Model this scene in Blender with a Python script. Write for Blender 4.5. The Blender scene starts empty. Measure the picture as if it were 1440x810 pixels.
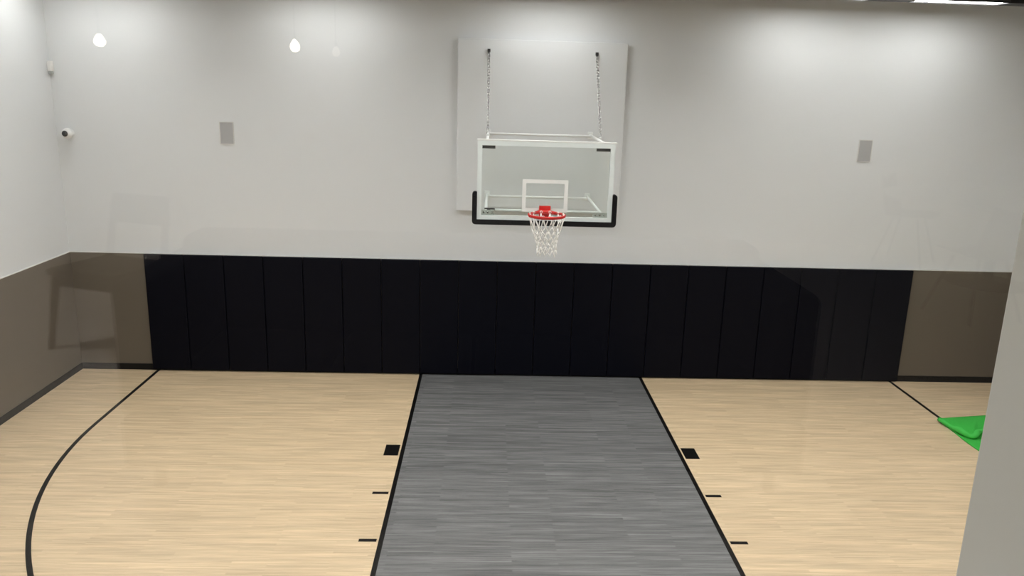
import bpy, bmesh, math, random
from mathutils import Vector, Matrix
random.seed(7)
F = 0.3048                      # the court is laid out in feet
sc = bpy.context.scene
C = sc.collection
PI = math.pi

# ------------------------------------------------------------------ camera
CAM = Vector((-2.56100, -39.43496, 14.98979))
cam_d = bpy.data.cameras.new('camera')
cam = bpy.data.objects.new('camera', cam_d)
C.objects.link(cam)
_r = Vector((0.99897494, -0.03411936, 0.02974806))
_u = Vector((-0.02088875, 0.23555449, 0.97163663))
_f = Vector((0.04015891, 0.97126204, -0.23460032))
cam.matrix_world = Matrix(((_r.x, _u.x, -_f.x, CAM.x * F), (_r.y, _u.y, -_f.y, CAM.y * F),
                           (_r.z, _u.z, -_f.z, CAM.z * F), (0, 0, 0, 1)))
cam_d.sensor_width = 36
cam_d.lens = 1089.8866 / 1440 * 36
cam_d.shift_x = -6.86 / 1440
cam_d.shift_y = -16.02 / 1440
cam_d.clip_start = 0.02
cam_d.clip_end = 100
sc.camera = cam

# ------------------------------------------------------------------ world, exposure
w = bpy.data.worlds.new('world')
sc.world = w
w.use_nodes = True
w.node_tree.nodes['Background'].inputs[0].default_value = (0.02, 0.02, 0.02, 1)
w.node_tree.nodes['Background'].inputs[1].default_value = 1.0
vs = sc.view_settings
vs.view_transform = 'Standard'
vs.look = 'None'
vs.gamma = 1.0
vs.use_curve_mapping = False
vs.exposure = 0.0
LAMP_POWER = 40.5               # emission of the gym's linear lamps
PENDANT_POWER = 16.0            # emission of the pendant bulbs of the viewing room
FILL_POWER = 110.0              # emission of the fill light added in the viewing room

# ------------------------------------------------------------------ materials
def new_mat(name):
    m = bpy.data.materials.new(name)
    m.use_nodes = True
    nt = m.node_tree
    return m, nt, nt.nodes['Principled BSDF']

def link(nt, a, b):
    nt.links.new(a, b)

def plain(name, col, rough=0.5, metal=0.0, spec=0.5, noise=0.0, nscale=20.0, bump=0.0, bscale=200.0):
    m, nt, b = new_mat(name)
    b.inputs['Base Color'].default_value = (*col, 1)
    b.inputs['Roughness'].default_value = rough
    b.inputs['Metallic'].default_value = metal
    b.inputs['Specular IOR Level'].default_value = spec
    tc = nt.nodes.new('ShaderNodeTexCoord')
    if noise > 0:
        n = nt.nodes.new('ShaderNodeTexNoise')
        n.inputs['Scale'].default_value = nscale
        n.inputs['Detail'].default_value = 4
        link(nt, tc.outputs['Object'], n.inputs['Vector'])
        mx = nt.nodes.new('ShaderNodeMix')
        mx.data_type = 'RGBA'
        mx.inputs[6].default_value = (*[c * (1 - noise) for c in col], 1)
        mx.inputs[7].default_value = (*[min(1, c * (1 + noise)) for c in col], 1)
        link(nt, n.outputs['Fac'], mx.inputs[0])
        link(nt, mx.outputs[2], b.inputs['Base Color'])
    if bump > 0:
        n2 = nt.nodes.new('ShaderNodeTexNoise')
        n2.inputs['Scale'].default_value = bscale
        link(nt, tc.outputs['Object'], n2.inputs['Vector'])
        bp = nt.nodes.new('ShaderNodeBump')
        bp.inputs['Strength'].default_value = bump
        bp.inputs['Distance'].default_value = 0.002
        link(nt, n2.outputs['Fac'], bp.inputs['Height'])
        link(nt, bp.outputs['Normal'], b.inputs['Normal'])
    return m

def emit(name, col, power):
    m = bpy.data.materials.new(name)
    m.use_nodes = True
    nt = m.node_tree
    nt.nodes.remove(nt.nodes['Principled BSDF'])
    e = nt.nodes.new('ShaderNodeEmission')
    e.inputs[0].default_value = (*col, 1)
    e.inputs[1].default_value = power
    link(nt, e.outputs[0], nt.nodes['Material Output'].inputs[0])
    return m

def clear_glass(name, tint, base=0.04, rough=0.0):
    """A thin clear sheet: what lies behind shows through a tint, the rest mirrors, more so at a grazing angle."""
    m = bpy.data.materials.new(name)
    m.use_nodes = True
    nt = m.node_tree
    nt.nodes.remove(nt.nodes['Principled BSDF'])
    geo = nt.nodes.new('ShaderNodeNewGeometry')
    dot = nt.nodes.new('ShaderNodeVectorMath'); dot.operation = 'DOT_PRODUCT'
    link(nt, geo.outputs['Incoming'], dot.inputs[0]); link(nt, geo.outputs['Normal'], dot.inputs[1])
    ab = nt.nodes.new('ShaderNodeMath'); ab.operation = 'ABSOLUTE'
    link(nt, dot.outputs['Value'], ab.inputs[0])
    inv = nt.nodes.new('ShaderNodeMath'); inv.operation = 'SUBTRACT'; inv.inputs[0].default_value = 1
    link(nt, ab.outputs[0], inv.inputs[1])
    p5 = nt.nodes.new('ShaderNodeMath'); p5.operation = 'POWER'; p5.inputs[1].default_value = 5
    link(nt, inv.outputs[0], p5.inputs[0])
    ma = nt.nodes.new('ShaderNodeMath'); ma.operation = 'MULTIPLY_ADD'
    ma.inputs[1].default_value = 1 - base; ma.inputs[2].default_value = base
    link(nt, p5.outputs[0], ma.inputs[0])
    tr = nt.nodes.new('ShaderNodeBsdfTransparent'); tr.inputs[0].default_value = (*tint, 1)
    gl = nt.nodes.new('ShaderNodeBsdfGlossy'); gl.inputs['Roughness'].default_value = rough
    gl.inputs[0].default_value = (1, 1, 1, 1)
    mx = nt.nodes.new('ShaderNodeMixShader')
    link(nt, ma.outputs[0], mx.inputs[0]); link(nt, tr.outputs[0], mx.inputs[1]); link(nt, gl.outputs[0], mx.inputs[2])
    link(nt, mx.outputs[0], nt.nodes['Material Output'].inputs[0])
    return m

def plank_mat(name, ca, cb, cdark, clight, row, length, rough, streak):
    """Strip flooring printed on a flat sheet: thin strips along x, each its own tone, with long grain."""
    m, nt, b = new_mat(name)
    b.inputs['Roughness'].default_value = rough
    b.inputs['Specular IOR Level'].default_value = 0.35
    tc = nt.nodes.new('ShaderNodeTexCoord')
    br = nt.nodes.new('ShaderNodeTexBrick')
    br.offset = 0.37; br.offset_frequency = 2
    br.inputs['Scale'].default_value = 1.0
    br.inputs['Brick Width'].default_value = length
    br.inputs['Row Height'].default_value = row
    br.inputs['Mortar Size'].default_value = 0.0
    br.inputs['Bias'].default_value = 0.0
    br.inputs['Color1'].default_value = (0, 0, 0, 1)
    br.inputs['Color2'].default_value = (1, 1, 1, 1)
    link(nt, tc.outputs['Object'], br.inputs['Vector'])
    # long grain
    mp = nt.nodes.new('ShaderNodeMapping')
    mp.inputs['Scale'].default_value = (1.6, 42.0, 1.0)
    link(nt, tc.outputs['Object'], mp.inputs['Vector'])
    # each strip gets its own piece of the grain
    add = nt.nodes.new('ShaderNodeVectorMath'); add.operation = 'MULTIPLY_ADD'
    add.inputs[1].default_value = (7.3, 31.0, 3.0)
    link(nt, br.outputs['Color'], add.inputs[0]); link(nt, mp.outputs[0], add.inputs[2])
    n = nt.nodes.new('ShaderNodeTexNoise')
    n.inputs['Scale'].default_value = 1.0; n.inputs['Detail'].default_value = 5; n.inputs['Roughness'].default_value = 0.62
    link(nt, add.outputs[0], n.inputs['Vector'])
    mp2 = nt.nodes.new('ShaderNodeMapping')
    mp2.inputs['Scale'].default_value = (0.9, 9.0, 1.0)
    link(nt, tc.outputs['Object'], mp2.inputs['Vector'])
    n2 = nt.nodes.new('ShaderNodeTexNoise')
    n2.inputs['Scale'].default_value = 1.0; n2.inputs['Detail'].default_value = 3
    link(nt, mp2.outputs[0], n2.inputs['Vector'])
    m1 = nt.nodes.new('ShaderNodeMix'); m1.data_type = 'RGBA'
    m1.inputs[6].default_value = (*ca, 1); m1.inputs[7].default_value = (*cb, 1)
    link(nt, br.outputs['Color'], m1.inputs[0])
    r1 = nt.nodes.new('ShaderNodeMapRange'); r1.inputs[1].default_value = 0.34; r1.inputs[2].default_value = 0.66
    link(nt, n.outputs['Fac'], r1.inputs[0])
    grain = nt.nodes.new('ShaderNodeMix'); grain.data_type = 'RGBA'
    grain.inputs[6].default_value = (*cdark, 1); grain.inputs[7].default_value = (*clight, 1)
    link(nt, r1.outputs[0], grain.inputs[0])
    m2 = nt.nodes.new('ShaderNodeMix'); m2.data_type = 'RGBA'; m2.blend_type = 'MULTIPLY'
    m2.inputs[0].default_value = streak
    link(nt, m1.outputs[2], m2.inputs[6]); link(nt, grain.outputs[2], m2.inputs[7])
    r2 = nt.nodes.new('ShaderNodeMapRange'); r2.inputs[1].default_value = 0.35; r2.inputs[2].default_value = 0.65
    r2.inputs[3].default_value = 0.90; r2.inputs[4].default_value = 1.06
    link(nt, n2.outputs['Fac'], r2.inputs[0])
    m3 = nt.nodes.new('ShaderNodeVectorMath'); m3.operation = 'SCALE'
    link(nt, m2.outputs[2], m3.inputs[0]); link(nt, r2.outputs[0], m3.inputs['Scale'])
    link(nt, m3.outputs[0], b.inputs['Base Color'])
    return m

M_wall = plain('wall_paint', (0.71, 0.728, 0.742), 0.55, spec=0.25, noise=0.015, nscale=1.5, bump=0.06, bscale=350)
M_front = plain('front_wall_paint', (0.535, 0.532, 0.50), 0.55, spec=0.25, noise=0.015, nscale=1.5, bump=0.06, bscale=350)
M_taupe = plain('taupe_paint', (0.138, 0.118, 0.093), 0.45, spec=0.35, noise=0.03, nscale=1.5, bump=0.05, bscale=350)
M_base = plain('black_rubber', (0.006, 0.0055, 0.0055), 0.55, spec=0.2)
M_pad = plain('black_vinyl', (0.0022, 0.0026, 0.0065), 0.55, spec=0.10, noise=0.1, nscale=8, bump=0.05, bscale=500)
M_trim = plain('trim_paint', (0.66, 0.655, 0.63), 0.5, spec=0.3)
M_ceil = plain('dark_ceiling', (0.022, 0.022, 0.023), 0.9, spec=0.1, noise=0.1)
M_maple = plank_mat('maple_strips', (0.645, 0.495, 0.323), (0.705, 0.552, 0.363), (0.76, 0.74, 0.70), (1.06, 1.05, 1.04), 0.0445, 0.95, 0.5, 0.9)
M_grey = plank_mat('grey_strips', (0.135, 0.135, 0.134), (0.188, 0.188, 0.186), (0.56, 0.56, 0.57), (1.28, 1.28, 1.28), 0.040, 1.25, 0.5, 0.95)
M_line = plain('court_line_black', (0.004, 0.0035, 0.0035), 0.6, spec=0.06)
M_white = plain('white_powder_coat', (0.84, 0.86, 0.85), 0.4, spec=0.4)
M_alu = plain('pale_frame', (0.74, 0.80, 0.80), 0.4, spec=0.4)
M_glassboard = clear_glass('backboard_glass', (0.955, 0.975, 0.962), 0.025)
M_pane = clear_glass('window_glass', (0.985, 0.99, 0.986), 0.03)
M_red = plain('red_enamel', (0.62, 0.012, 0.008), 0.35, spec=0.5)
M_net = plain('white_cord', (0.94, 0.935, 0.91), 0.9, spec=0.1)
M_foam = plain('black_foam', (0.0035, 0.0035, 0.005), 0.55, spec=0.12)
M_zinc = plain('galvanised_steel', (0.50, 0.53, 0.52), 0.4, metal=0.6, noise=0.35, nscale=60)
M_steel = plain('chain_steel', (0.55, 0.55, 0.54), 0.2, metal=0.95)
M_dark = plain('dark_metal', (0.03, 0.03, 0.032), 0.45, metal=0.3)
M_plast = plain('white_plastic', (0.80, 0.80, 0.79), 0.4)
M_lens = plain('black_lens', (0.006, 0.006, 0.007), 0.12, spec=0.7)
M_grille = plain('speaker_cloth', (0.42, 0.42, 0.425), 0.8, spec=0.2, noise=0.06, nscale=300)
M_spring = plain('speaker_bezel', (0.64, 0.635, 0.61), 0.5)
M_towel = plain('green_terry', (0.050, 0.44, 0.065), 0.95, spec=0.1, noise=0.22, nscale=35, bump=0.6, bscale=260)
M_hem = plain('green_hem', (0.07, 0.52, 0.09), 0.9, spec=0.1, noise=0.1, nscale=60)
M_led = emit('lamp_diffuser', (1.0, 0.99, 0.965), LAMP_POWER)
M_wash = emit('wall_lamp_diffuser', (1.0, 0.99, 0.965), LAMP_POWER * .585)
M_bulb = emit('bulb_glow', (1.0, 0.88, 0.76), PENDANT_POWER)
M_fill = emit('room_fill_glow', (1.0, 0.95, 0.9), FILL_POWER)
M_house = plain('black_housing', (0.014, 0.014, 0.018), 0.5)
M_room = plain('viewing_room_paint', (0.62, 0.60, 0.57), 0.7, noise=0.02, nscale=2)
M_roomfloor = plain('viewing_room_floor', (0.74, 0.70, 0.63), 0.95, spec=0.1, noise=0.2, nscale=60)
M_chair = plain('dark_stained_wood', (0.022, 0.016, 0.012), 0.45, noise=0.2, nscale=20)
M_shell = plain('grey_moulded_shell', (0.10, 0.10, 0.10), 0.5)
M_tabletop = plain('pale_laminate', (0.50, 0.46, 0.41), 0.4, noise=0.05, nscale=12)

# ------------------------------------------------------------------ mesh helpers (feet in, metres out)
class MB:
    def __init__(s):
        s.v = []; s.f = []; s.smooth = []
    def add(s, vs_, fs, sm=False):
        k = len(s.v)
        s.v += [tuple(p) for p in vs_]
        for f in fs:
            s.f.append(tuple(i + k for i in f)); s.smooth.append(sm)
    def box(s, a, b):
        x0, y0, z0 = a; x1, y1, z1 = b
        s.add([(x0, y0, z0), (x1, y0, z0), (x1, y1, z0), (x0, y1, z0), (x0, y0, z1), (x1, y0, z1), (x1, y1, z1), (x0, y1, z1)],
              [(3, 2, 1, 0), (4, 5, 6, 7), (0, 1, 5, 4), (1, 2, 6, 5), (2, 3, 7, 6), (3, 0, 4, 7)])
    def tube(s, pts, r, n=8, closed=False, rads=None, caps=True):
        pts = [Vector(p) for p in pts]
        N = len(pts); rings = []
        prev = None
        for i, p in enumerate(pts):
            if closed:
                t = pts[(i + 1) % N] - pts[i - 1]
            else:
                t = pts[min(i + 1, N - 1)] - pts[max(i - 1, 0)]
            t.normalize()
            if prev is None:
                a = Vector((0, 0, 1)) if abs(t.z) < 0.9 else Vector((1, 0, 0))
                x = t.cross(a).normalized()
            else:
                x = (prev - t * prev.dot(t)).normalized()
            prev = x
            y = t.cross(x)
            rr = rads[i] if rads else r
            rings.append([p + (x * math.cos(2 * PI * k / n) + y * math.sin(2 * PI * k / n)) * rr for k in range(n)])
        vs_ = [q for ring in rings for q in ring]
        fs = []
        for i in range(N if closed else N - 1):
            j = (i + 1) % N
            for k in range(n):
                fs.append((i * n + k, i * n + (k + 1) % n, j * n + (k + 1) % n, j * n + k))
        s.add(vs_, fs, True)
        if not closed and caps:
            k0 = len(s.v) - len(vs_)
            s.f.append(tuple(k0 + k for k in reversed(range(n)))); s.smooth.append(False)
            s.f.append(tuple(k0 + (N - 1) * n + k for k in range(n))); s.smooth.append(False)
    def lathe(s, prof, c=(0, 0, 0), n=20, axis='z'):
        vs_ = []
        for (r, h) in prof:
            for k in range(n):
                a = 2 * PI * k / n
                if axis == 'z':
                    vs_.append((c[0] + r * math.cos(a), c[1] + r * math.sin(a), c[2] + h))
                else:   # axis along -y
                    vs_.append((c[0] + r * math.cos(a), c[1] - h, c[2] + r * math.sin(a)))
        fs = []
        for i in range(len(prof) - 1):
            for k in range(n):
                fs.append((i * n + k, i * n + (k + 1) % n, (i + 1) * n + (k + 1) % n, (i + 1) * n + k))
        s.add(vs_, fs, True)
    def prism(s, poly, z0, z1):
        n = len(poly)
        vs_ = [(x, y, z0) for x, y in poly] + [(x, y, z1) for x, y in poly]
        fs = [tuple(reversed(range(n))), tuple(range(n, 2 * n))]
        for k in range(n):
            fs.append((k, (k + 1) % n, n + (k + 1) % n, n + k))
        s.add(vs_, fs)
    def build(s, name, mat, parent=None, origin=None, bevel=0.0, seg=2, smooth_all=False, kind=None):
        o0 = Vector(origin) if origin is not None else Vector((0, 0, 0))
        me = bpy.data.meshes.new(name)
        me.from_pydata([((x - o0.x) * F, (y - o0.y) * F, (z - o0.z) * F) for x, y, z in s.v], [], s.f)
        bm = bmesh.new(); bm.from_mesh(me)
        bmesh.ops.recalc_face_normals(bm, faces=bm.faces)
        if bevel > 0:
            bmesh.ops.bevel(bm, geom=list(bm.edges), offset=bevel * F, segments=seg, profile=0.5, affect='EDGES', clamp_overlap=True)
        bm.to_mesh(me); bm.free()
        if len(me.polygons) == len(s.smooth):
            me.polygons.foreach_set('use_smooth', s.smooth)
        if smooth_all:
            me.polygons.foreach_set('use_smooth', [True] * len(me.polygons))
        me.materials.append(mat)
        o = bpy.data.objects.new(name, me)
        C.objects.link(o)
        if parent is not None:
            o.parent = parent
            pl = parent['_at'] if '_at' in parent else (0, 0, 0)
            o.location = ((o0.x - pl[0]) * F, (o0.y - pl[1]) * F, (o0.z - pl[2]) * F)
        else:
            o.location = o0 * F
        o['_at'] = tuple(o0)
        return o

def tag(o, label=None, cat=None, group=None, kind=None):
    if label: o['label'] = label
    if cat: o['category'] = cat
    if group: o['group'] = group
    if kind: o['kind'] = kind
    return o

def thing(name, at, label, cat, group=None):
    o = bpy.data.objects.new(name, None)
    C.objects.link(o)
    o.empty_display_size = 0.1
    o.location = Vector(at) * F
    o['_at'] = tuple(at)
    return tag(o, label, cat, group)

def struct(name, mb, mat, label, origin=None, **k):
    o = mb.build(name, mat, None, origin, **k)
    return tag(o, label, kind='structure')

def BX(a, b):
    m = MB(); m.box(a, b); return m

# ------------------------------------------------------------------ setting: the gym shell
XL, XR = -23.77, 26.6          # left and right walls
YV = -36.15                    # gym face of the viewing wall
HC = 21.0                      # ceiling
HW = 6.31                      # top of the dark lower wall
floor = struct('floor', BX((XL - .5, YV - .0, -.4), (XR + .5, .5, 0)), M_maple, 'pale maple strip sports floor', origin=(0, 0, 0))
struct('ceiling', BX((XL - .5, YV, HC), (XR + .5, .5, HC + .4)), M_ceil, 'dark gym ceiling')

# walls: upper part light grey, lower part taupe and proud by an inch
wb = struct('wall_back', BX((XL - .5, 0, 0), (XR + .5, .5, HC)), M_wall, 'light grey back wall of the gym', origin=(0, 0, 0))
BX((XL, -.055, 0), (XR, 0, HW - .035)).build('lower_wall_panel', M_taupe, wb)['label'] = 'taupe lower part of the back wall'
wl = struct('wall_left', BX((XL - .5, YV, 0), (XL, 0, HC)), M_wall, 'light grey left wall of the gym', origin=(XL, 0, 0))
BX((XL, YV, 0), (XL + .055, -.055, HW - .035)).build('lower_wall_panel', M_taupe, wl)['label'] = 'taupe lower part of the left wall'
wr = struct('wall_right', BX((XR, YV, 0), (XR + .5, 0, HC)), M_wall, 'light grey right wall of the gym', origin=(XR, 0, 0))
BX((XR - .055, YV, 0), (XR, -.055, HW - .035)).build('lower_wall_panel', M_taupe, wr)['label'] = 'taupe lower part of the right wall'
struct('trim_1', BX((XL, -.065, HW - .035), (XR, 0, HW)), M_trim, 'thin light ledge along the back wall above the dark part')
struct('trim_2', BX((XL, YV, HW - .035), (XL + .065, -.065, HW)), M_trim, 'thin light ledge along the left wall above the dark part')
struct('baseboard_left', BX((XL + .055, YV, 0), (XL + .095, -.095, .34)), M_base, 'black baseboard of the left wall', bevel=.012)
struct('baseboard_back', BX((XL + .055, -.095, 0), (XR - .055, -.055, .34)), M_base, 'black baseboard of the back wall', bevel=.012)
struct('baseboard_right', BX((XR - .095, YV, 0), (XR - .055, -.095, .34)), M_base, 'black baseboard of the right wall', bevel=.012)

# ------------------------------------------------------------------ court markings: flat print lying on the floor
T0, T1 = 0.0, 0.006
BO = 1.614                      # baseline of the court lies this far behind the wall's foot
yb = lambda d: -(BO + d)
YP = -0.09
LW = 0.1667
def mark(name, mb, mat=M_line, label=None):
    o = mb.build(name, mat, floor)
    if label: o['label'] = label
    return o
mark('painted_key', BX((-6 + LW, yb(19), T0), (6 - LW, YP, T1 * .7)), M_grey, 'grey wood strip area between the lane lines')
mark('lane_line', BX((-6, yb(19), T0), (-6 + LW, YP, T1)))
mark('lane_line', BX((6 - LW, yb(19), T0), (6, YP, T1)))
mark('free_throw_line', BX((-6, yb(19) - LW, T0), (6, yb(19), T1)))
for s in (-1, 1):
    xa, xb_ = sorted((s * 6.07, s * 6.675))
    mark('lane_block', BX((xa, yb(8), T0), (xb_, yb(7), T1)))
    for d in (11.0, 14.1667):
        mark('hash_mark', BX((xa, yb(d + .1667), T0), (xb_, yb(d), T1)))
def strip(outer, inner):
    m = MB(); n = len(outer)
    vs_ = [(x, y, T1) for x, y in outer] + [(x, y, T1) for x, y in inner] + [(x, y, 0) for x, y in outer] + [(x, y, 0) for x, y in inner]
    fs = []
    for i in range(n - 1):
        fs += [(i, i + 1, n + i + 1, n + i), (2 * n + i, 3 * n + i, 3 * n + i + 1, 2 * n + i + 1),
               (i, 2 * n + i, 2 * n + i + 1, i + 1), (n + i, n + i + 1, 3 * n + i + 1, 3 * n + i)]
    fs += [(0, n, 3 * n, 2 * n), (n - 1, 3 * n - 1, 4 * n - 1, 2 * n - 1)]
    m.add(vs_, fs); return m
cyc = yb(5.25)
def three(r):
    pts = [(-r, YP)]
    for k in range(97):
        a = PI + PI * k / 96
        pts.append((r * math.cos(a), cyc + r * math.sin(a)))
    return pts + [(r, YP)]
mark('three_point_line', strip(three(19.8333), three(19.6667)))

# ------------------------------------------------------------------ wall pads: twenty, each its own thing
PW = 40.09 / 20
PX0 = -20.0
ORD = ['first', 'second', 'third', 'fourth', 'fifth', 'sixth', 'seventh', 'eighth', 'ninth', 'tenth']
def pad_label(i):
    if i == 0: return 'black vinyl wall pad at the left end of the row, beside taupe wall'
    if i == 19: return 'black vinyl wall pad at the right end of the row, beside taupe wall'
    if i < 10: return f'black vinyl wall pad, {ORD[i]} from the left end of the row'
    return f'black vinyl wall pad, {ORD[19 - i]} from the right end of the row'
pad_mb = MB()
pad_mb.box((.012, -.155, 0), (PW - .012, 0, 6.19))
for i in range(20):
    x = PX0 + i * PW
    if i == 0:
        p = pad_mb.build('wall_pad', M_pad, None, (0, 0, 0), bevel=.045, seg=3)
        first_pad = p
    else:
        p = first_pad.copy(); C.objects.link(p)
    p.location = (x * F, -.095 * F, .10 * F)
    tag(p, pad_label(i), 'wall pad', 'black wall pads behind the hoop')

# ------------------------------------------------------------------ mounting panel on the wall
mp_ = thing('mounting_panel', (0, 0, 8.92), 'large light grey square panel on the wall behind the hoop', 'wall panel')
pb = MB()                          # the board has a bored hole behind each wall plate of the hoop
HOLES_X, HOLES_Z, HW_ = (-2.58, 2.50), (9.80, 12.86), .05
cx_ = [-4.13] + [x + d for x in HOLES_X for d in (-HW_, HW_)] + [4.15]
cz_ = [8.92] + [z + d for z in HOLES_Z for d in (-HW_, HW_)] + [17.33]
vs_, fs_ = [], []
for y in (-.30, -.002):
    for z in cz_:
        for x in cx_: vs_.append((x, y, z))
id_ = lambda f, i, j: f * 36 + j * 6 + i
hole = lambda i, j: i in (1, 3) and j in (1, 3)
for j in range(5):
    for i in range(5):
        if not hole(i, j):
            for f in (0, 1): fs_.append((id_(f, i, j), id_(f, i + 1, j), id_(f, i + 1, j + 1), id_(f, i, j + 1)))
        else:
            for (a, b_) in (((i, j), (i + 1, j)), ((i + 1, j), (i + 1, j + 1)), ((i + 1, j + 1), (i, j + 1)), ((i, j + 1), (i, j))):
                fs_.append((id_(0, *a), id_(0, *b_), id_(1, *b_), id_(1, *a)))
for i in range(5):
    for j in (0, 5): fs_.append((id_(0, i, j), id_(0, i + 1, j), id_(1, i + 1, j), id_(1, i, j)))
for j in range(5):
    for i in (0, 5): fs_.append((id_(0, i, j), id_(0, i, j + 1), id_(1, i, j + 1), id_(1, i, j)))
pb.add(vs_, fs_)
pbo = pb.build('panel_board', M_wall, mp_)
bv = pbo.modifiers.new('edge', 'BEVEL'); bv.width = .03 * F; bv.segments = 2; bv.limit_method = 'ANGLE'

# ------------------------------------------------------------------ basketball hoop
HB, HT = 9.40, 12.83            # bottom and top of the backboard
BX0, BX1 = -3.02, 2.92          # its sides
XB = -0.05
YB = -5.83                      # its front
hoop = thing('basketball_hoop', (0, -.302, 9.8), 'wall mounted glass backboard with red rim, white net and chains', 'basketball hoop')
FW = .20
fr = MB()
fr.box((BX0, YB, HB), (BX0 + FW, YB + .15, HT)); fr.box((BX1 - FW, YB, HB), (BX1, YB + .15, HT))
fr.box((BX0 + FW, YB, HB), (BX1 - FW, YB + .15, HB + FW)); fr.box((BX0 + FW, YB, HT - FW), (BX1 - FW, YB + .15, HT))
fr.build('backboard_frame', M_alu, hoop)
tr_ = MB(); tr_.box((BX0 - .02, YB - .015, HT), (BX1 + .06, YB + .2, HT + .06))
tr_.build('top_rail', M_white, hoop, bevel=.01)
BX((BX0 + FW - .02, YB + .05, HB + FW - .02), (BX1 - FW + .02, YB + .085, HT - FW + .02)).build('glass_board', M_glassboard, hoop)
sq = MB()
SX0, SX1, SZ0, SZ1, SW = XB - 1.0, XB + 1.0, 9.80, 11.22, .165
ys = YB + .035
sq.box((SX0, ys, SZ0), (SX0 + SW, ys + .012, SZ1)); sq.box((SX1 - SW, ys, SZ0), (SX1, ys + .012, SZ1))
sq.box((SX0 + SW, ys, SZ0), (SX1 - SW, ys + .012, SZ0 + SW)); sq.box((SX0 + SW, ys, SZ1 - SW), (SX1 - SW, ys + .012, SZ1))
sq.build('shooting_square', M_white, hoop)
# edge padding: a U profile along the bottom and up both sides
def edge_pad():
    m = MB()
    t = .20; h = 1.22; rr = .16
    y0, y1 = YB - .07, YB + .20
    xo0, xo1, zo = BX0 - t, BX1 + t, HB - t
    def arc(cx, cz, r, a0, a1, n=6):
        return [(cx + r * math.cos(a0 + (a1 - a0) * k / n), cz + r * math.sin(a0 + (a1 - a0) * k / n)) for k in range(n + 1)]
    outer = arc(BX0 - t / 2 + .02, HB + h - .1, .12, PI * .5, PI, 5) + [(xo0, zo + rr)] + arc(xo0 + rr, zo + rr, rr, PI, 1.5 * PI) + arc(xo1 - rr, zo + rr, rr, 1.5 * PI, 2 * PI) + arc(BX1 + t / 2 - .02, HB + h - .1, .12, 0, PI * .5, 5)
    inner = [(BX1 - .01, HB + h), (BX1 - .01, HB + .02), (BX0 + .01, HB + .02), (BX0 + .01, HB + h)]
    poly = outer + inner
    n = len(poly)
    vs_ = [(x, y0, z) for x, z in poly] + [(x, y1, z) for x, z in poly]
    fs = [(k, (k + 1) % n, n + (k + 1) % n, n + k) for k in range(n)]
    m.add(vs_, fs)
    # front and back faces by ear clipping in bmesh
    return m, poly, y0, y1
m, poly, y0, y1 = edge_pad()
n = len(poly)
m.f.append(tuple(range(n))); m.smooth.append(False)
m.f.append(tuple(range(2 * n - 1, n - 1, -1))); m.smooth.append(False)
pp = m.build('edge_padding', M_foam, hoop)
bm = bmesh.new(); bm.from_mesh(pp.data)
bmesh.ops.triangulate(bm, faces=[f for f in bm.faces if len(f.verts) > 4], ngon_method='EAR_CLIP')
bm.to_mesh(pp.data); bm.free()
# support struts
ZL, ZU = 9.80, 12.86
def beam(a, b, r=.055):
    mb = MB(); mb.tube([a, b], r, 10); return mb
for z in (ZL, ZU):
    for s, x in ((-1, -2.58), (1, 2.50)):
        beam((x, -.34, z), (x + (-.04 if s < 0 else -.02), YB + .3, z - .05), .07).build('support_strut', M_white, hoop)
        BX((x - .13, -.37, z - .17), (x + .13, -.302, z + .17)).build('wall_plate', M_white, hoop, bevel=.01)
        b_ = MB(); b_.tube([(x, -.40, z), (x, -.003, z)], .03, 8); b_.build('lag_bolt', M_zinc, hoop)
beam((-2.55, -1.0, ZL), (2.48, -1.0, ZL), .06).build('cross_bar', M_white, hoop)
beam((-2.6, -5.2, ZL - .05), (2.46, -5.2, ZL - .05), .06).build('cross_bar', M_white, hoop)
beam((-2.55, -1.0, ZU), (2.48, -1.0, ZU), .06).build('cross_bar', M_white, hoop)
# corner brackets behind the glass and the folding latch
for x0, x1 in ((BX0 + FW, BX0 + FW + .56), (BX1 - FW - .60, BX1 - FW)):
    b_ = MB()
    b_.box((x0, YB + .10, HB + FW), (x1, YB + .17, HB + FW + .22)); b_.box((x0, YB + .17, HB + FW), (x1, YB + .55, HB + FW + .03))
    br_ = b_.build('corner_bracket', M_zinc, hoop); br_['label'] = 'galvanised lower corner bracket'
    for k in range(3):
        bo = MB(); bo.lathe([(0, .05), (.035, .05), (.04, 0), (0, 0)], ((x0 + .1 + k * .18), YB + .10, HB + FW + .12), 8, 'y')
        bo.build('bolt', M_steel, br_)
    BX((x0, YB + .10, HT - FW - .14), (x1, YB + .2, HT - FW)).build('corner_bracket', M_dark, hoop)['label'] = 'dark upper corner bracket'
la = MB()
la.box((-2.68, -5.42, 9.80), (-2.22, -5.30, 9.86)); la.box((-2.62, -5.46, 9.70), (-2.42, -5.28, 9.80)); la.tube([(-2.5, -5.4, 9.76), (-2.32, -5.42, 9.74), (-2.22, -5.4, 9.82)], .04, 6)
la.build('latch', M_dark, hoop)['label'] = 'black latch at the end of the lower bar'
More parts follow.
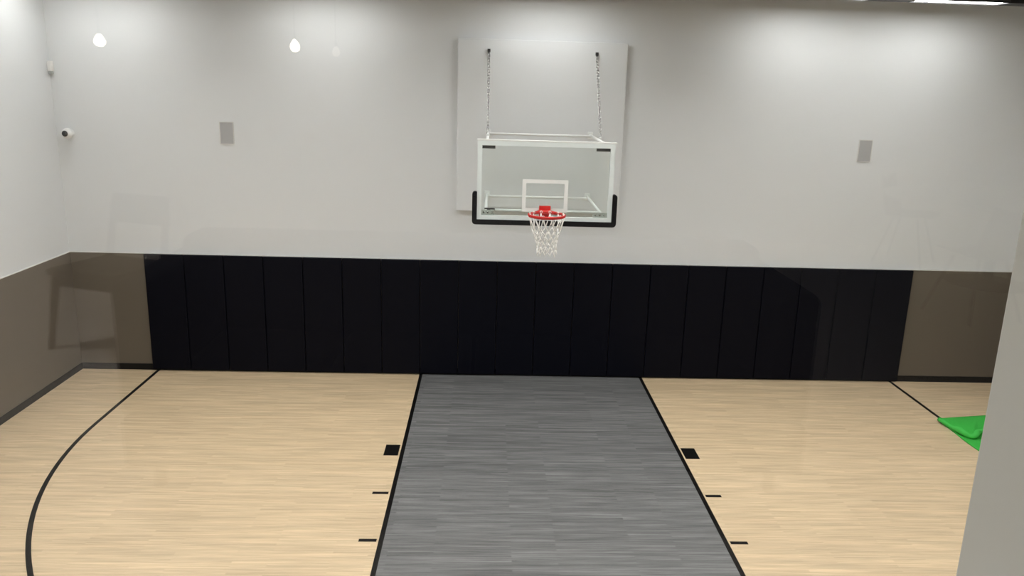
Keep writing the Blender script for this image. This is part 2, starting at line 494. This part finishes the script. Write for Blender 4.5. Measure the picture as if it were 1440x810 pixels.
# chains
def chain(x0, y0, z0, x1, y1, z1, name='chain'):
    m_ = MB()
    a, b = Vector((x0, y0, z0)), Vector((x1, y1, z1))
    L = (b - a).length; pitch = .165; n_ = int(L / pitch)
    d = (b - a).normalized()
    e1 = d.cross(Vector((1, 0, 0))).normalized(); e2 = d.cross(e1)
    for k in range(n_):
        c = a + d * (pitch * (k + .5) * L / (n_ * pitch))
        ang = (k % 2) * PI / 2 + PI / 4
        side = e1 * math.cos(ang) + e2 * math.sin(ang)
        pts = []
        for q in range(10):
            t = 2 * PI * q / 10
            pts.append(c + d * (.114 * math.cos(t)) + side * (.068 * math.sin(t)))
        m_.tube(pts, 0.019, 6, closed=True)
    return m_.build(name, M_steel, hoop)
for x, xe in ((-2.63, -2.60), (2.63, 2.60)):
    ch = chain(x, -.42, 16.66, xe, -3.3, 12.94)
    ch['kind'] = 'stuff'
    a_ = MB()
    a_.box((x - .07, -.42, 16.70), (x + .07, -.302, 16.86)); a_.tube([(x - .04, -.44, 16.74), (x, -.46, 16.66), (x + .04, -.44, 16.74), (x, -.43, 16.79)], .018, 6, closed=True)
    a_.build('chain_anchor', M_dark, hoop, bevel=0)
    b_ = MB(); b_.box((xe - .05, -3.38, 12.84), (xe + .05, -3.22, 12.96)); b_.build('chain_clip', M_white, hoop, bevel=.01)
# rim
RZ, RR = 9.88, .775
RC = (XB + .01, YB - .5 - .75, RZ)
ri = MB()
ri.tube([(RC[0] + RR * math.cos(2 * PI * k / 40), RC[1] + RR * math.sin(2 * PI * k / 40), RZ) for k in range(40)], .040, 8, closed=True)
ri.tube([(RC[0] + .77 * math.cos(2 * PI * k / 40), RC[1] + .77 * math.sin(2 * PI * k / 40), RZ - .06) for k in range(40)], .020, 6, closed=True)
rim = ri.build('rim', M_red, hoop)
rb = MB()
rb.box((RC[0] - .25, YB - .40, RZ - .02), (RC[0] + .25, YB - .02, RZ + .03))
rb.box((RC[0] - .25, YB - .06, RZ - .40), (RC[0] + .25, YB + .03, RZ + .20))
rb.add([(RC[0] - .25, YB - .06, RZ - .40), (RC[0] + .25, YB - .06, RZ - .40), (RC[0] + .2, YB - .5, RZ - .03), (RC[0] - .2, YB - .5, RZ - .03),
        (RC[0] - .25, YB - .06, RZ - .36), (RC[0] + .25, YB - .06, RZ - .36), (RC[0] + .2, YB - .5, RZ + .01), (RC[0] - .2, YB - .5, RZ + .01)],
       [(0, 1, 2, 3), (4, 7, 6, 5), (0, 4, 5, 1), (1, 5, 6, 2), (2, 6, 7, 3), (3, 7, 4, 0)])
for s in (-1, 1):
    rb.tube([(RC[0] + s * .22, YB - .05, RZ - .02), (RC[0] + s * .60, YB - .76, RZ - .01)], .04, 6)
    rb.tube([(RC[0] + s * .12, YB - .3, RZ - .01), (RC[0] + s * .40, YB - .60, RZ - .01)], .035, 6)
rb.build('rim_bracket', M_red, rim)
hk = MB()
NH = 12
for k in range(NH):
    a = 2 * PI * (k + .5) / NH
    c = Vector((RC[0] + RR * math.cos(a), RC[1] + RR * math.sin(a), RZ - .045))
    t = Vector((-math.sin(a), math.cos(a), 0))
    hk.tube([c + t * .05 + Vector((0, 0, .02)), c + t * .035 + Vector((0, 0, -.03)), c - t * .035 + Vector((0, 0, -.03)), c - t * .05 + Vector((0, 0, .02))], .014, 5)
h_ = hk.build('net_hooks', M_red, rim); h_['kind'] = 'stuff'
# net
def net():
    m_ = MB()
    #        depth, radius
    lev = [(0.0, .765), (.58, .60), (.79, .525), (1.00, .47), (1.21, .435), (1.42, .42), (1.61, .425)]
    rnd = random.Random(3)
    node = {}
    for j, (dz, r) in enumerate(lev):
        for k in range(NH):
            a = 2 * PI * (k + .5 + (.5 if j % 2 else 0)) / NH
            jr = 0 if j == 0 else rnd.uniform(-.02, .02)
            jz = 0 if j == 0 else rnd.uniform(-.025, .025) * (1 + j * .25)
            sway = .05 * (dz / 1.5) ** 2
            node[j, k] = Vector((RC[0] + (r + jr) * math.cos(a) + sway, RC[1] + (r + jr) * math.sin(a), RZ - .05 - dz + jz))
    def strand(a, b, sag=.0, r=.021):
        mid = (a + b) / 2 + Vector((0, 0, -sag))
        m_.tube([a, mid, b], r, 5)
    for j in range(len(lev) - 1):
        for k in range(NH):
            k2 = k if j % 2 == 0 else (k + 1) % NH
            k3 = (k - 1) % NH if j % 2 == 0 else k
            strand(node[j, k], node[j + 1, k2]); strand(node[j, k], node[j + 1, k3])
    for (j, k), p in node.items():
        if j == 0:   # the cord loops over the rim's inner edge
            a = 2 * PI * (k + .5) / NH
            cx_, cy_ = RC[0] + RR * math.cos(a), RC[1] + RR * math.sin(a)
            t = Vector((-math.sin(a), math.cos(a), 0))
            n_ = Vector((-math.cos(a), -math.sin(a), 0))
            m_.tube([p + t * .03, Vector((cx_, cy_, RZ + .02)) + n_ * .05 + t * .05, Vector((cx_, cy_, RZ + .07)) + n_ * .035, Vector((cx_, cy_, RZ + .02)) + n_ * .05 - t * .05, p - t * .03], .016, 5)
        else:        # knots
            m_.lathe([(0, .03), (.024, .015), (.024, -.015), (0, -.03)], p, 6)
            if j == len(lev) - 1:
                m_.tube([p, p + Vector((rnd.uniform(-.02, .02), 0, -.05))], .017, 5)
    o = m_.build('net', M_net, rim)
    o['label'] = 'white knotted cord net'
    return o
net()

# ------------------------------------------------------------------ wall speakers
def speaker(x0, x1, z0, z1, label):
    t_ = thing('wall_speaker', ((x0 + x1) / 2, 0, z0), label, 'speaker', 'speakers set in the back wall')
    b = MB()
    e = .035
    b.box((x0 - e, -.035, z0 - e), (x1 + e, -.001, z0)); b.box((x0 - e, -.035, z1), (x1 + e, -.001, z1 + e))
    b.box((x0 - e, -.035, z0), (x0, -.001, z1)); b.box((x1, -.035, z0), (x1 + e, -.001, z1))
    b.build('speaker_frame', M_spring, t_)
    BX((x0, -.022, z0), (x1, -.001, z1)).build('speaker_grille', M_grille, t_)
speaker(-15.83, -15.20, 11.95, 12.98, 'small grey rectangular wall speaker between the dome camera and the hoop')
speaker(16.36, 17.00, 11.94, 12.99, 'small grey rectangular wall speaker on the right of the hoop')

# ------------------------------------------------------------------ dome camera and motion sensor
sc_t = thing('security_camera', (-23.13, 0, 12.26), 'white ball security camera with black lens near the wall corner', 'camera')
b = MB(); b.lathe([(0, .12), (.16, .12), (.17, .10), (.17, 0)], (-23.10, 0, 12.26), 20, 'y'); b.build('base', M_plast, sc_t)
b = MB()
b.lathe([(.26 * math.sin(PI * k / 14), .30 - .24 * math.cos(PI * k / 14)) for k in range(15)], (-23.10, 0, 12.26), 24, 'y')
b.build('ball_housing', M_plast, sc_t)
b = MB()
dirv = Vector((-.10, -.99, -.03)).normalized()
cc = Vector((-23.10, -.30, 12.26))
b.lathe([(0, .185), (.07, .183), (.12, .17), (.145, .145), (.145, .10)], (0, 0, 0), 20, 'y')
rot = Vector((0, -1, 0)).rotation_difference(dirv).to_matrix()
b.v = [tuple(cc + rot @ Vector((x, y * 1.55, z))) for x, y, z in b.v]
b.build('lens', M_lens, sc_t)
ms = thing('motion_sensor', (-23.6, -.10, 15.1), 'small white motion sensor high in the corner above the ball camera', 'sensor')
b = MB(); b.box((-23.765, -.26, 15.18), (-23.56, -.012, 15.66)); b.build('sensor_body', M_plast, ms, bevel=.03)
b = MB(); b.box((-23.745, -.235, 15.04), (-23.58, -.03, 15.18)); b.build('sensor_lens', M_zinc, ms, bevel=.02)
b = MB(); b.box((-23.70, -.275, 15.30), (-23.62, -.258, 15.46)); b.build('detector_window', M_plast, ms, bevel=.005)

# ------------------------------------------------------------------ gym lamps: black track with four foot linear lamps
LZ = 19.46
def lamp(x, y, k, lip, label, group='linear lamps on the black ceiling tracks'):
    t_ = thing('linear_lamp', (x, y, LZ), label, 'ceiling light', group)
    h = MB()
    h.box((x - 2.06, y - k - .03, LZ - lip), (x + 2.06, y - k, LZ + .3)); h.box((x - 2.06, y + k, LZ - lip), (x + 2.06, y + k + .03, LZ + .3))
    h.box((x - 2.06, y - k, LZ + .26), (x + 2.06, y + k, LZ + .3))
    h.box((x - 2.06, y - k, LZ - lip), (x - 2.03, y + k, LZ + .26)); h.box((x + 2.03, y - k, LZ - lip), (x + 2.06, y + k, LZ + .26))
    h.build('housing', M_house, t_)
    BX((x - 2.03, y - k, LZ + .0), (x + 2.03, y + k, LZ + .05)).build('diffuser', M_wash if y > -5 else M_led, t_)
def track(y, xs, k, label):
    t_ = thing('light_track', (0, y, LZ + .3), label, 'light track')
    BX((XL + .2, y - .25, LZ + .302), (XR - .2, y + .25, LZ + .5)).build('rail', M_house, t_)
    ends = [XL + .2] + [e for x in sorted(xs) for e in (x - 2.09, x + 2.09)] + [XR - .2]
    for x0, x1 in zip(ends[::2], ends[1::2]):
        if x1 - x0 > .1:
            BX((x0, y - k - .03, LZ - .05), (x1, y + k + .03, LZ + .302)).build('blank_cover', M_house, t_)
    for x in (-18, -9, 0, 9, 18):
        b = MB(); b.tube([(x, y, LZ + .5), (x, y, HC)], .02, 6); b.build('hanger_rod', M_house, t_)
P0, DP = 0.3, 6.10
y_rows = (-3.05, -10.3, -21.0, -30.5)
_cols = [-19.3, -12.5, -4.5, 3.5, 11.5, 18.5]
row_x = {-3.05: [-20.5, -10.4, P0, P0 + 2 * DP, P0 + 3 * DP], -10.3: _cols, -21.0: _cols, -30.5: _cols}
row_name = {-3.05: 'nearest the back wall', -10.3: 'second from the back wall', -21.0: 'over the middle of the court', -30.5: 'nearest the viewing window'}
for y in y_rows:
    k, lip = (.50, .05) if y > -5 else (.60, .40)  # court rows out of view: lips deepened to darken the wall top
    track(y, row_x[y], k, f'long black ceiling light track {row_name[y]}')
    n_ = len(row_x[y])
    for i, x in enumerate(row_x[y]):
        lamp(x, y, k, lip, f'white linear lamp, {ORD[n_ - 1 - i]} from the right on the track {row_name[y]}')

# ------------------------------------------------------------------ green towel on the floor
def cloth(name, fn, nu, nv, mat, parent, th=.03):
    m_ = MB()
    g = [[Vector(fn(i / nu, j / nv)) for j in range(nv + 1)] for i in range(nu + 1)]
    nrm = [[None] * (nv + 1) for _ in range(nu + 1)]
    for i in range(nu + 1):
        for j in range(nv + 1):
            du = g[min(i + 1, nu)][j] - g[max(i - 1, 0)][j]; dv = g[i][min(j + 1, nv)] - g[i][max(j - 1, 0)]
            nn = du.cross(dv)
            nrm[i][j] = nn.normalized() if nn.length > 1e-9 else Vector((0, 0, 1))
    W = nv + 1
    top = [g[i][j] + nrm[i][j] * th * .5 for i in range(nu + 1) for j in range(W)]
    bot = [g[i][j] - nrm[i][j] * th * .5 for i in range(nu + 1) for j in range(W)]
    K = len(top); fs = []
    for i in range(nu):
        for j in range(nv):
            a, b_, c, d = i * W + j, (i + 1) * W + j, (i + 1) * W + j + 1, i * W + j + 1
            fs.append((a, b_, c, d)); fs.append((K + d, K + c, K + b_, K + a))
    for i in range(nu):
        for j in (0, nv):
            a, b_ = i * W + j, (i + 1) * W + j
            fs.append((a, K + a, K + b_, b_))
    for j in range(nv):
        for i in (0, nu):
            a, b_ = i * W + j, i * W + j + 1
            fs.append((a, b_, K + b_, K + a))
    m_.add([tuple(p) for p in top + bot], fs, True)
    return m_.build(name, mat, parent)
tw = thing('towel', (20.6, -6.9, 0), 'crumpled bright green towel lying on the floor over the three point line', 'towel')
def under(u, v):                    # the sheet that lies flat, its left edge straight
    x = 19.44 + u * 2.9 + .03 * math.sin(v * 9)
    y = -5.7 - v * (3.8 - .5 * u) + u * .6
    z = .028 + .05 * (1 + math.sin(u * 8 + v * 6)) * .5 * min(1, u * 3)
    return (x, y, z)
cloth('lower_layer', under, 24, 30, M_towel, tw, .035)
# front edge of the part that is folded over: a soft roll from the tip, round a bulge, and on to the right
edge = [(19.40, -5.42), (19.43, -5.80), (19.50, -6.20), (19.56, -6.60), (19.60, -6.95), (19.72, -7.28), (19.98, -7.38), (20.25, -7.12), (20.50, -6.86), (20.95, -6.80), (21.5, -6.72), (22.4, -6.5)]
def along(t):
    q = t * (len(edge) - 1); i = min(int(q), len(edge) - 2); f = q - i
    p = [edge[max(0, min(len(edge) - 1, i + d))] for d in (-1, 0, 1, 2)]
    return [0.5 * (2 * p[1][k] + (p[2][k] - p[0][k]) * f + (2 * p[0][k] - 5 * p[1][k] + 4 * p[2][k] - p[3][k]) * f * f + (3 * p[1][k] - p[0][k] - 3 * p[2][k] + p[3][k]) * f ** 3) for k in (0, 1)]
def flap(u, v):                     # from the back edge to the crease behind the roll
    ex, ey = along(u)
    bx, by = 19.55 + u * 2.95, -5.16 + .50 * u
    k = v ** .9
    x, y = bx + (ex + .06 - bx) * k, by + (ey + .05 - by) * k
    z = .055 + .20 * math.sin(PI * min(1, v * .97)) * (.35 + .65 * min(1, u * 2.2)) + .022 * math.sin(u * 19 + v * 6) * v * (1 - v) * 4
    return (x, y, z)
cloth('folded_layer', flap, 44, 26, M_towel, tw, .03)
rl = MB(); pts, rads = [], []
for q in range(45):
    t = q / 44
    ex, ey = along(t)
    r_ = .055 + .075 * min(1, t * 3.2) + .02 * math.sin(t * 23)
    pts.append((ex, ey, .05 + r_ * 1.0 + .03 * math.sin(t * 13) ** 2)); rads.append(r_)
rl.tube(pts, .1, 10, rads=rads)
rl.build('rolled_edge', M_hem, tw)['label'] = 'lighter rolled edge of the fold'

# ------------------------------------------------------------------ viewing wall with its window, jamb and pane
YW0, YW1 = YV, -36.95            # gym face and room face of the viewing wall
JX = CAM.x + .7105 * (YW0 - CAM.y)   # jamb at the right
JL = -17.0                       # jamb at the left
SZ, HZ = 11.7, 19.5              # sill and head
vw = MB()
vw.box((JX, YW1, 0), (XR + .5, YW0, HC))
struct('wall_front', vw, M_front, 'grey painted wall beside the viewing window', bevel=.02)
struct('pillar', BX((XL - .5, YW1, 0), (JL, YW0, HC)), M_wall, 'grey wall on the far left of the viewing window')
struct('lintel', BX((JL, YW1, HZ), (JX, YW0, HC)), M_wall, 'grey wall above the viewing window')
struct('wall_below_window', BX((JL, YW1, 0), (JX, YW0, SZ)), M_wall, 'grey wall below the viewing window')
win = thing('window_1', (0, -36.9, SZ), 'large fixed viewing window onto the gym', None)
win['kind'] = 'structure'
BX((JL + .01, -36.94, SZ + .01), (JX - .01, -36.90, HZ - .01)).build('pane', M_pane, win)['label'] = 'clear glass pane of the viewing window'

# ------------------------------------------------------------------ viewing room behind the camera (seen mirrored in the pane)
ZF, ZC, YE = 10.0, 19.6, -61.0
RX0, RX1 = -24.0, 22.0
struct('floor_viewing_room', BX((RX0, YE, ZF - .3), (RX1, YW1, ZF)), M_roomfloor, 'pale floor of the viewing room')
struct('ceiling_viewing_room', BX((RX0, YE, ZC), (RX1, YW1, ZC + .3)), M_ceil, 'ceiling of the viewing room')
struct('wall_viewing_room_rear', BX((RX0, YE - .3, ZF - .3), (RX1, YE, ZC + .3)), M_room, 'rear wall of the viewing room')
struct('wall_viewing_room_left', BX((RX0 - .3, YE, ZF - .3), (RX0, YW1, ZC + .3)), M_room, 'left wall of the viewing room')
struct('wall_viewing_room_right', BX((RX1, YE, ZF - .3), (RX1 + .3, YW1, ZC + .3)), M_room, 'right wall of the viewing room')
YM = -36.92                       # plane of the mirror image
def behind(rx, dist):
    """x, y of the thing whose mirror image stands dist feet ahead of the camera, rx feet to the right per foot."""
    return CAM.x + rx * dist, 2 * YM - (CAM.y + dist)
def pendant(rx, rz, dist, label, mat=M_bulb):
    x, y = behind(rx, dist); z = CAM.z + rz * dist
    t_ = thing('pendant_lamp', (x, y, z), label, 'pendant lamp', 'teardrop pendant lamps of the viewing room')
    b = MB(); b.lathe([(0, -.13), (.06, -.12), (.105, -.08), (.122, -.01), (.108, .06), (.07, .12), (.03, .17), (0, .18)], (x, y, z), 16); b.build('bulb', mat, t_)
    b = MB(); b.lathe([(.02, .165), (.04, .18), (.04, .30), (0, .32)], (x, y, z), 12); b.build('socket', M_dark, t_)
    b = MB(); b.tube([(x, y, z + .3), (x, y, ZC)], .012, 6); b.build('cord', M_dark, t_)
pendant(-.475, .042, 20, 'glowing teardrop pendant lamp mirrored in the window above the left wall speaker')
pendant(-.240, .043, 20, 'glowing teardrop pendant lamp mirrored in the window, second from the left')
M_bulb_dim = emit('dim_bulb_glow', (1.0, 0.93, 0.86), PENDANT_POWER * .12)
pendant(-.190, .038, 24, 'dim teardrop pendant lamp mirrored in the window beside the second glowing one', M_bulb_dim)
def wood_chair(rx, dist, rz, label):
    x, y = behind(rx, dist)
    t_ = thing('dining_chair', (0, 0, 0), label, 'chair')
    for sx in (-1, 1):
        b = MB(); b.tube([(sx * .86, .72, 0), (sx * .68, .6, 1.42)], .06, 8, rads=[.05, .085]); b.build('leg', M_chair, t_)
        b = MB(); b.tube([(sx * .80, -.85, 0), (sx * .66, -.62, 1.45), (sx * .62, -.86, 2.75)], .06, 8, rads=[.05, .08, .05]); b.build('leg', M_chair, t_)
    b = MB(); b.box((-.78, -.70, 1.42), (.78, .74, 1.56)); b.build('seat', M_chair, t_, bevel=.04)
    b = MB(); b.box((-.72, .58, 1.22), (.72, .64, 1.42)); b.box((-.70, -.66, 1.22), (.70, -.60, 1.42)); b.build('seat_rail', M_chair, t_)
    b = MB(); b.box((-.66, -.90, 2.2), (.66, -.82, 2.78)); b.build('backrest', M_chair, t_, bevel=.03)
    t_.location = Vector((x, y, ZF)) * F; t_.rotation_euler = (0, 0, rz)
wood_chair(-.487, 14.5, .35, 'dark wooden chair mirrored over the taupe wall at the left corner')
def shell_chair(rx, dist, rz, label):
    x, y = behind(rx, dist)
    t_ = thing('shell_chair', (0, 0, 0), label, 'chair', 'moulded chairs at the round table')
    def shell(u, v):
        a = (u - .5) * 2
        if v < .5:
            q = v / .5
            return (a * .75, .7 - q * 1.3, 1.45 + .12 * a * a + .08 * (1 - q))
        q = (v - .5) / .5
        return (a * .75 * (1 - .15 * q), -.6 - .28 * q + .1 * a * a, 1.5 + .12 * a * a + 1.15 * q)
    cloth('seat_shell', shell, 10, 14, M_shell, t_, .04)
    for sx in (-1, 1):
        for sy in (-1, 1):
            b = MB(); b.tube([(sx * .75, sy * .72, 0), (sx * .4, sy * .35, 1.46)], .03, 6); b.build('leg', M_dark, t_)
    t_.location = Vector((x, y, ZF)) * F; t_.rotation_euler = (0, 0, rz)
tx, ty = behind(.68, 21)
tb = thing('round_table', (tx, ty, ZF), 'pale round pedestal table mirrored over the right end of the back wall', 'table')
b = MB(); b.lathe([(0, 2.46), (2.95, 2.46), (3.0, 2.42), (2.9, 2.34), (0, 2.30)], (tx, ty, ZF), 48); b.build('tabletop', M_tabletop, tb)
b = MB(); b.lathe([(0, 0), (1.1, 0), (1.1, .05), (.2, .12), (.14, .3), (.14, 2.1), (.4, 2.32), (0, 2.32)], (tx, ty, ZF), 20); b.build('pedestal', M_dark, tb)
shell_chair(.665, 17.6, 2.9, 'grey moulded chair mirrored at the near edge of the round table')
shell_chair(.56, 23.6, -.8, 'grey moulded chair mirrored behind the round table')
sx_, sy_ = behind(-.015, 10.2)
added_sofa = thing('added_sofa', (0, 0, 0), 'added long black seat behind the camera, keeping the reflection over the wall pads dark', 'added_sofa')  # made up: hides the bright room floor from the pane over the pads
BX((-4.2, -1.5, .35), (4.2, 1.4, 1.0)).build('base', M_foam, added_sofa, bevel=.05)
BX((-4.2, -1.55, 1.0), (4.2, -.75, 2.85)).build('backrest', M_foam, added_sofa, bevel=.15, seg=3)
for q in range(4):
    BX((-3.7 + q * 1.85 + .03, -.75, 1.0), (-3.7 + (q + 1) * 1.85 - .03, 1.42, 1.5)).build('seat_cushion', M_foam, added_sofa, bevel=.1, seg=3)
for s_ in (-1, 1):
    BX((s_ * 4.2 - (.5 if s_ > 0 else 0), -1.5, 1.0), (s_ * 4.2 + (.5 if s_ < 0 else 0), 1.4, 2.7)).build('armrest', M_foam, added_sofa, bevel=.12, seg=3)
    for t in (-1.2, 1.1):
        b = MB(); b.tube([(s_ * 3.9, t, 0), (s_ * 3.9, t, .36)], .08, 8); b.build('leg', M_dark, added_sofa)
added_sofa.location = Vector((sx_, sy_, ZF)) * F
x, y = -12.5, -47.5
t_ = thing('added_fill_light', (x, y, ZC - .06), 'added square fill light under the viewing room ceiling, over the dark wooden chair', 'ceiling light')  # no known source; added to brighten the mirrored floor around the chair
BX((x - 1, y - 1, ZC - .06), (x + 1, y + 1, ZC - .001)).build('fill_panel', M_fill, t_)

for o in bpy.data.objects:        # helper values are not part of the scene
    if '_at' in o: del o['_at']
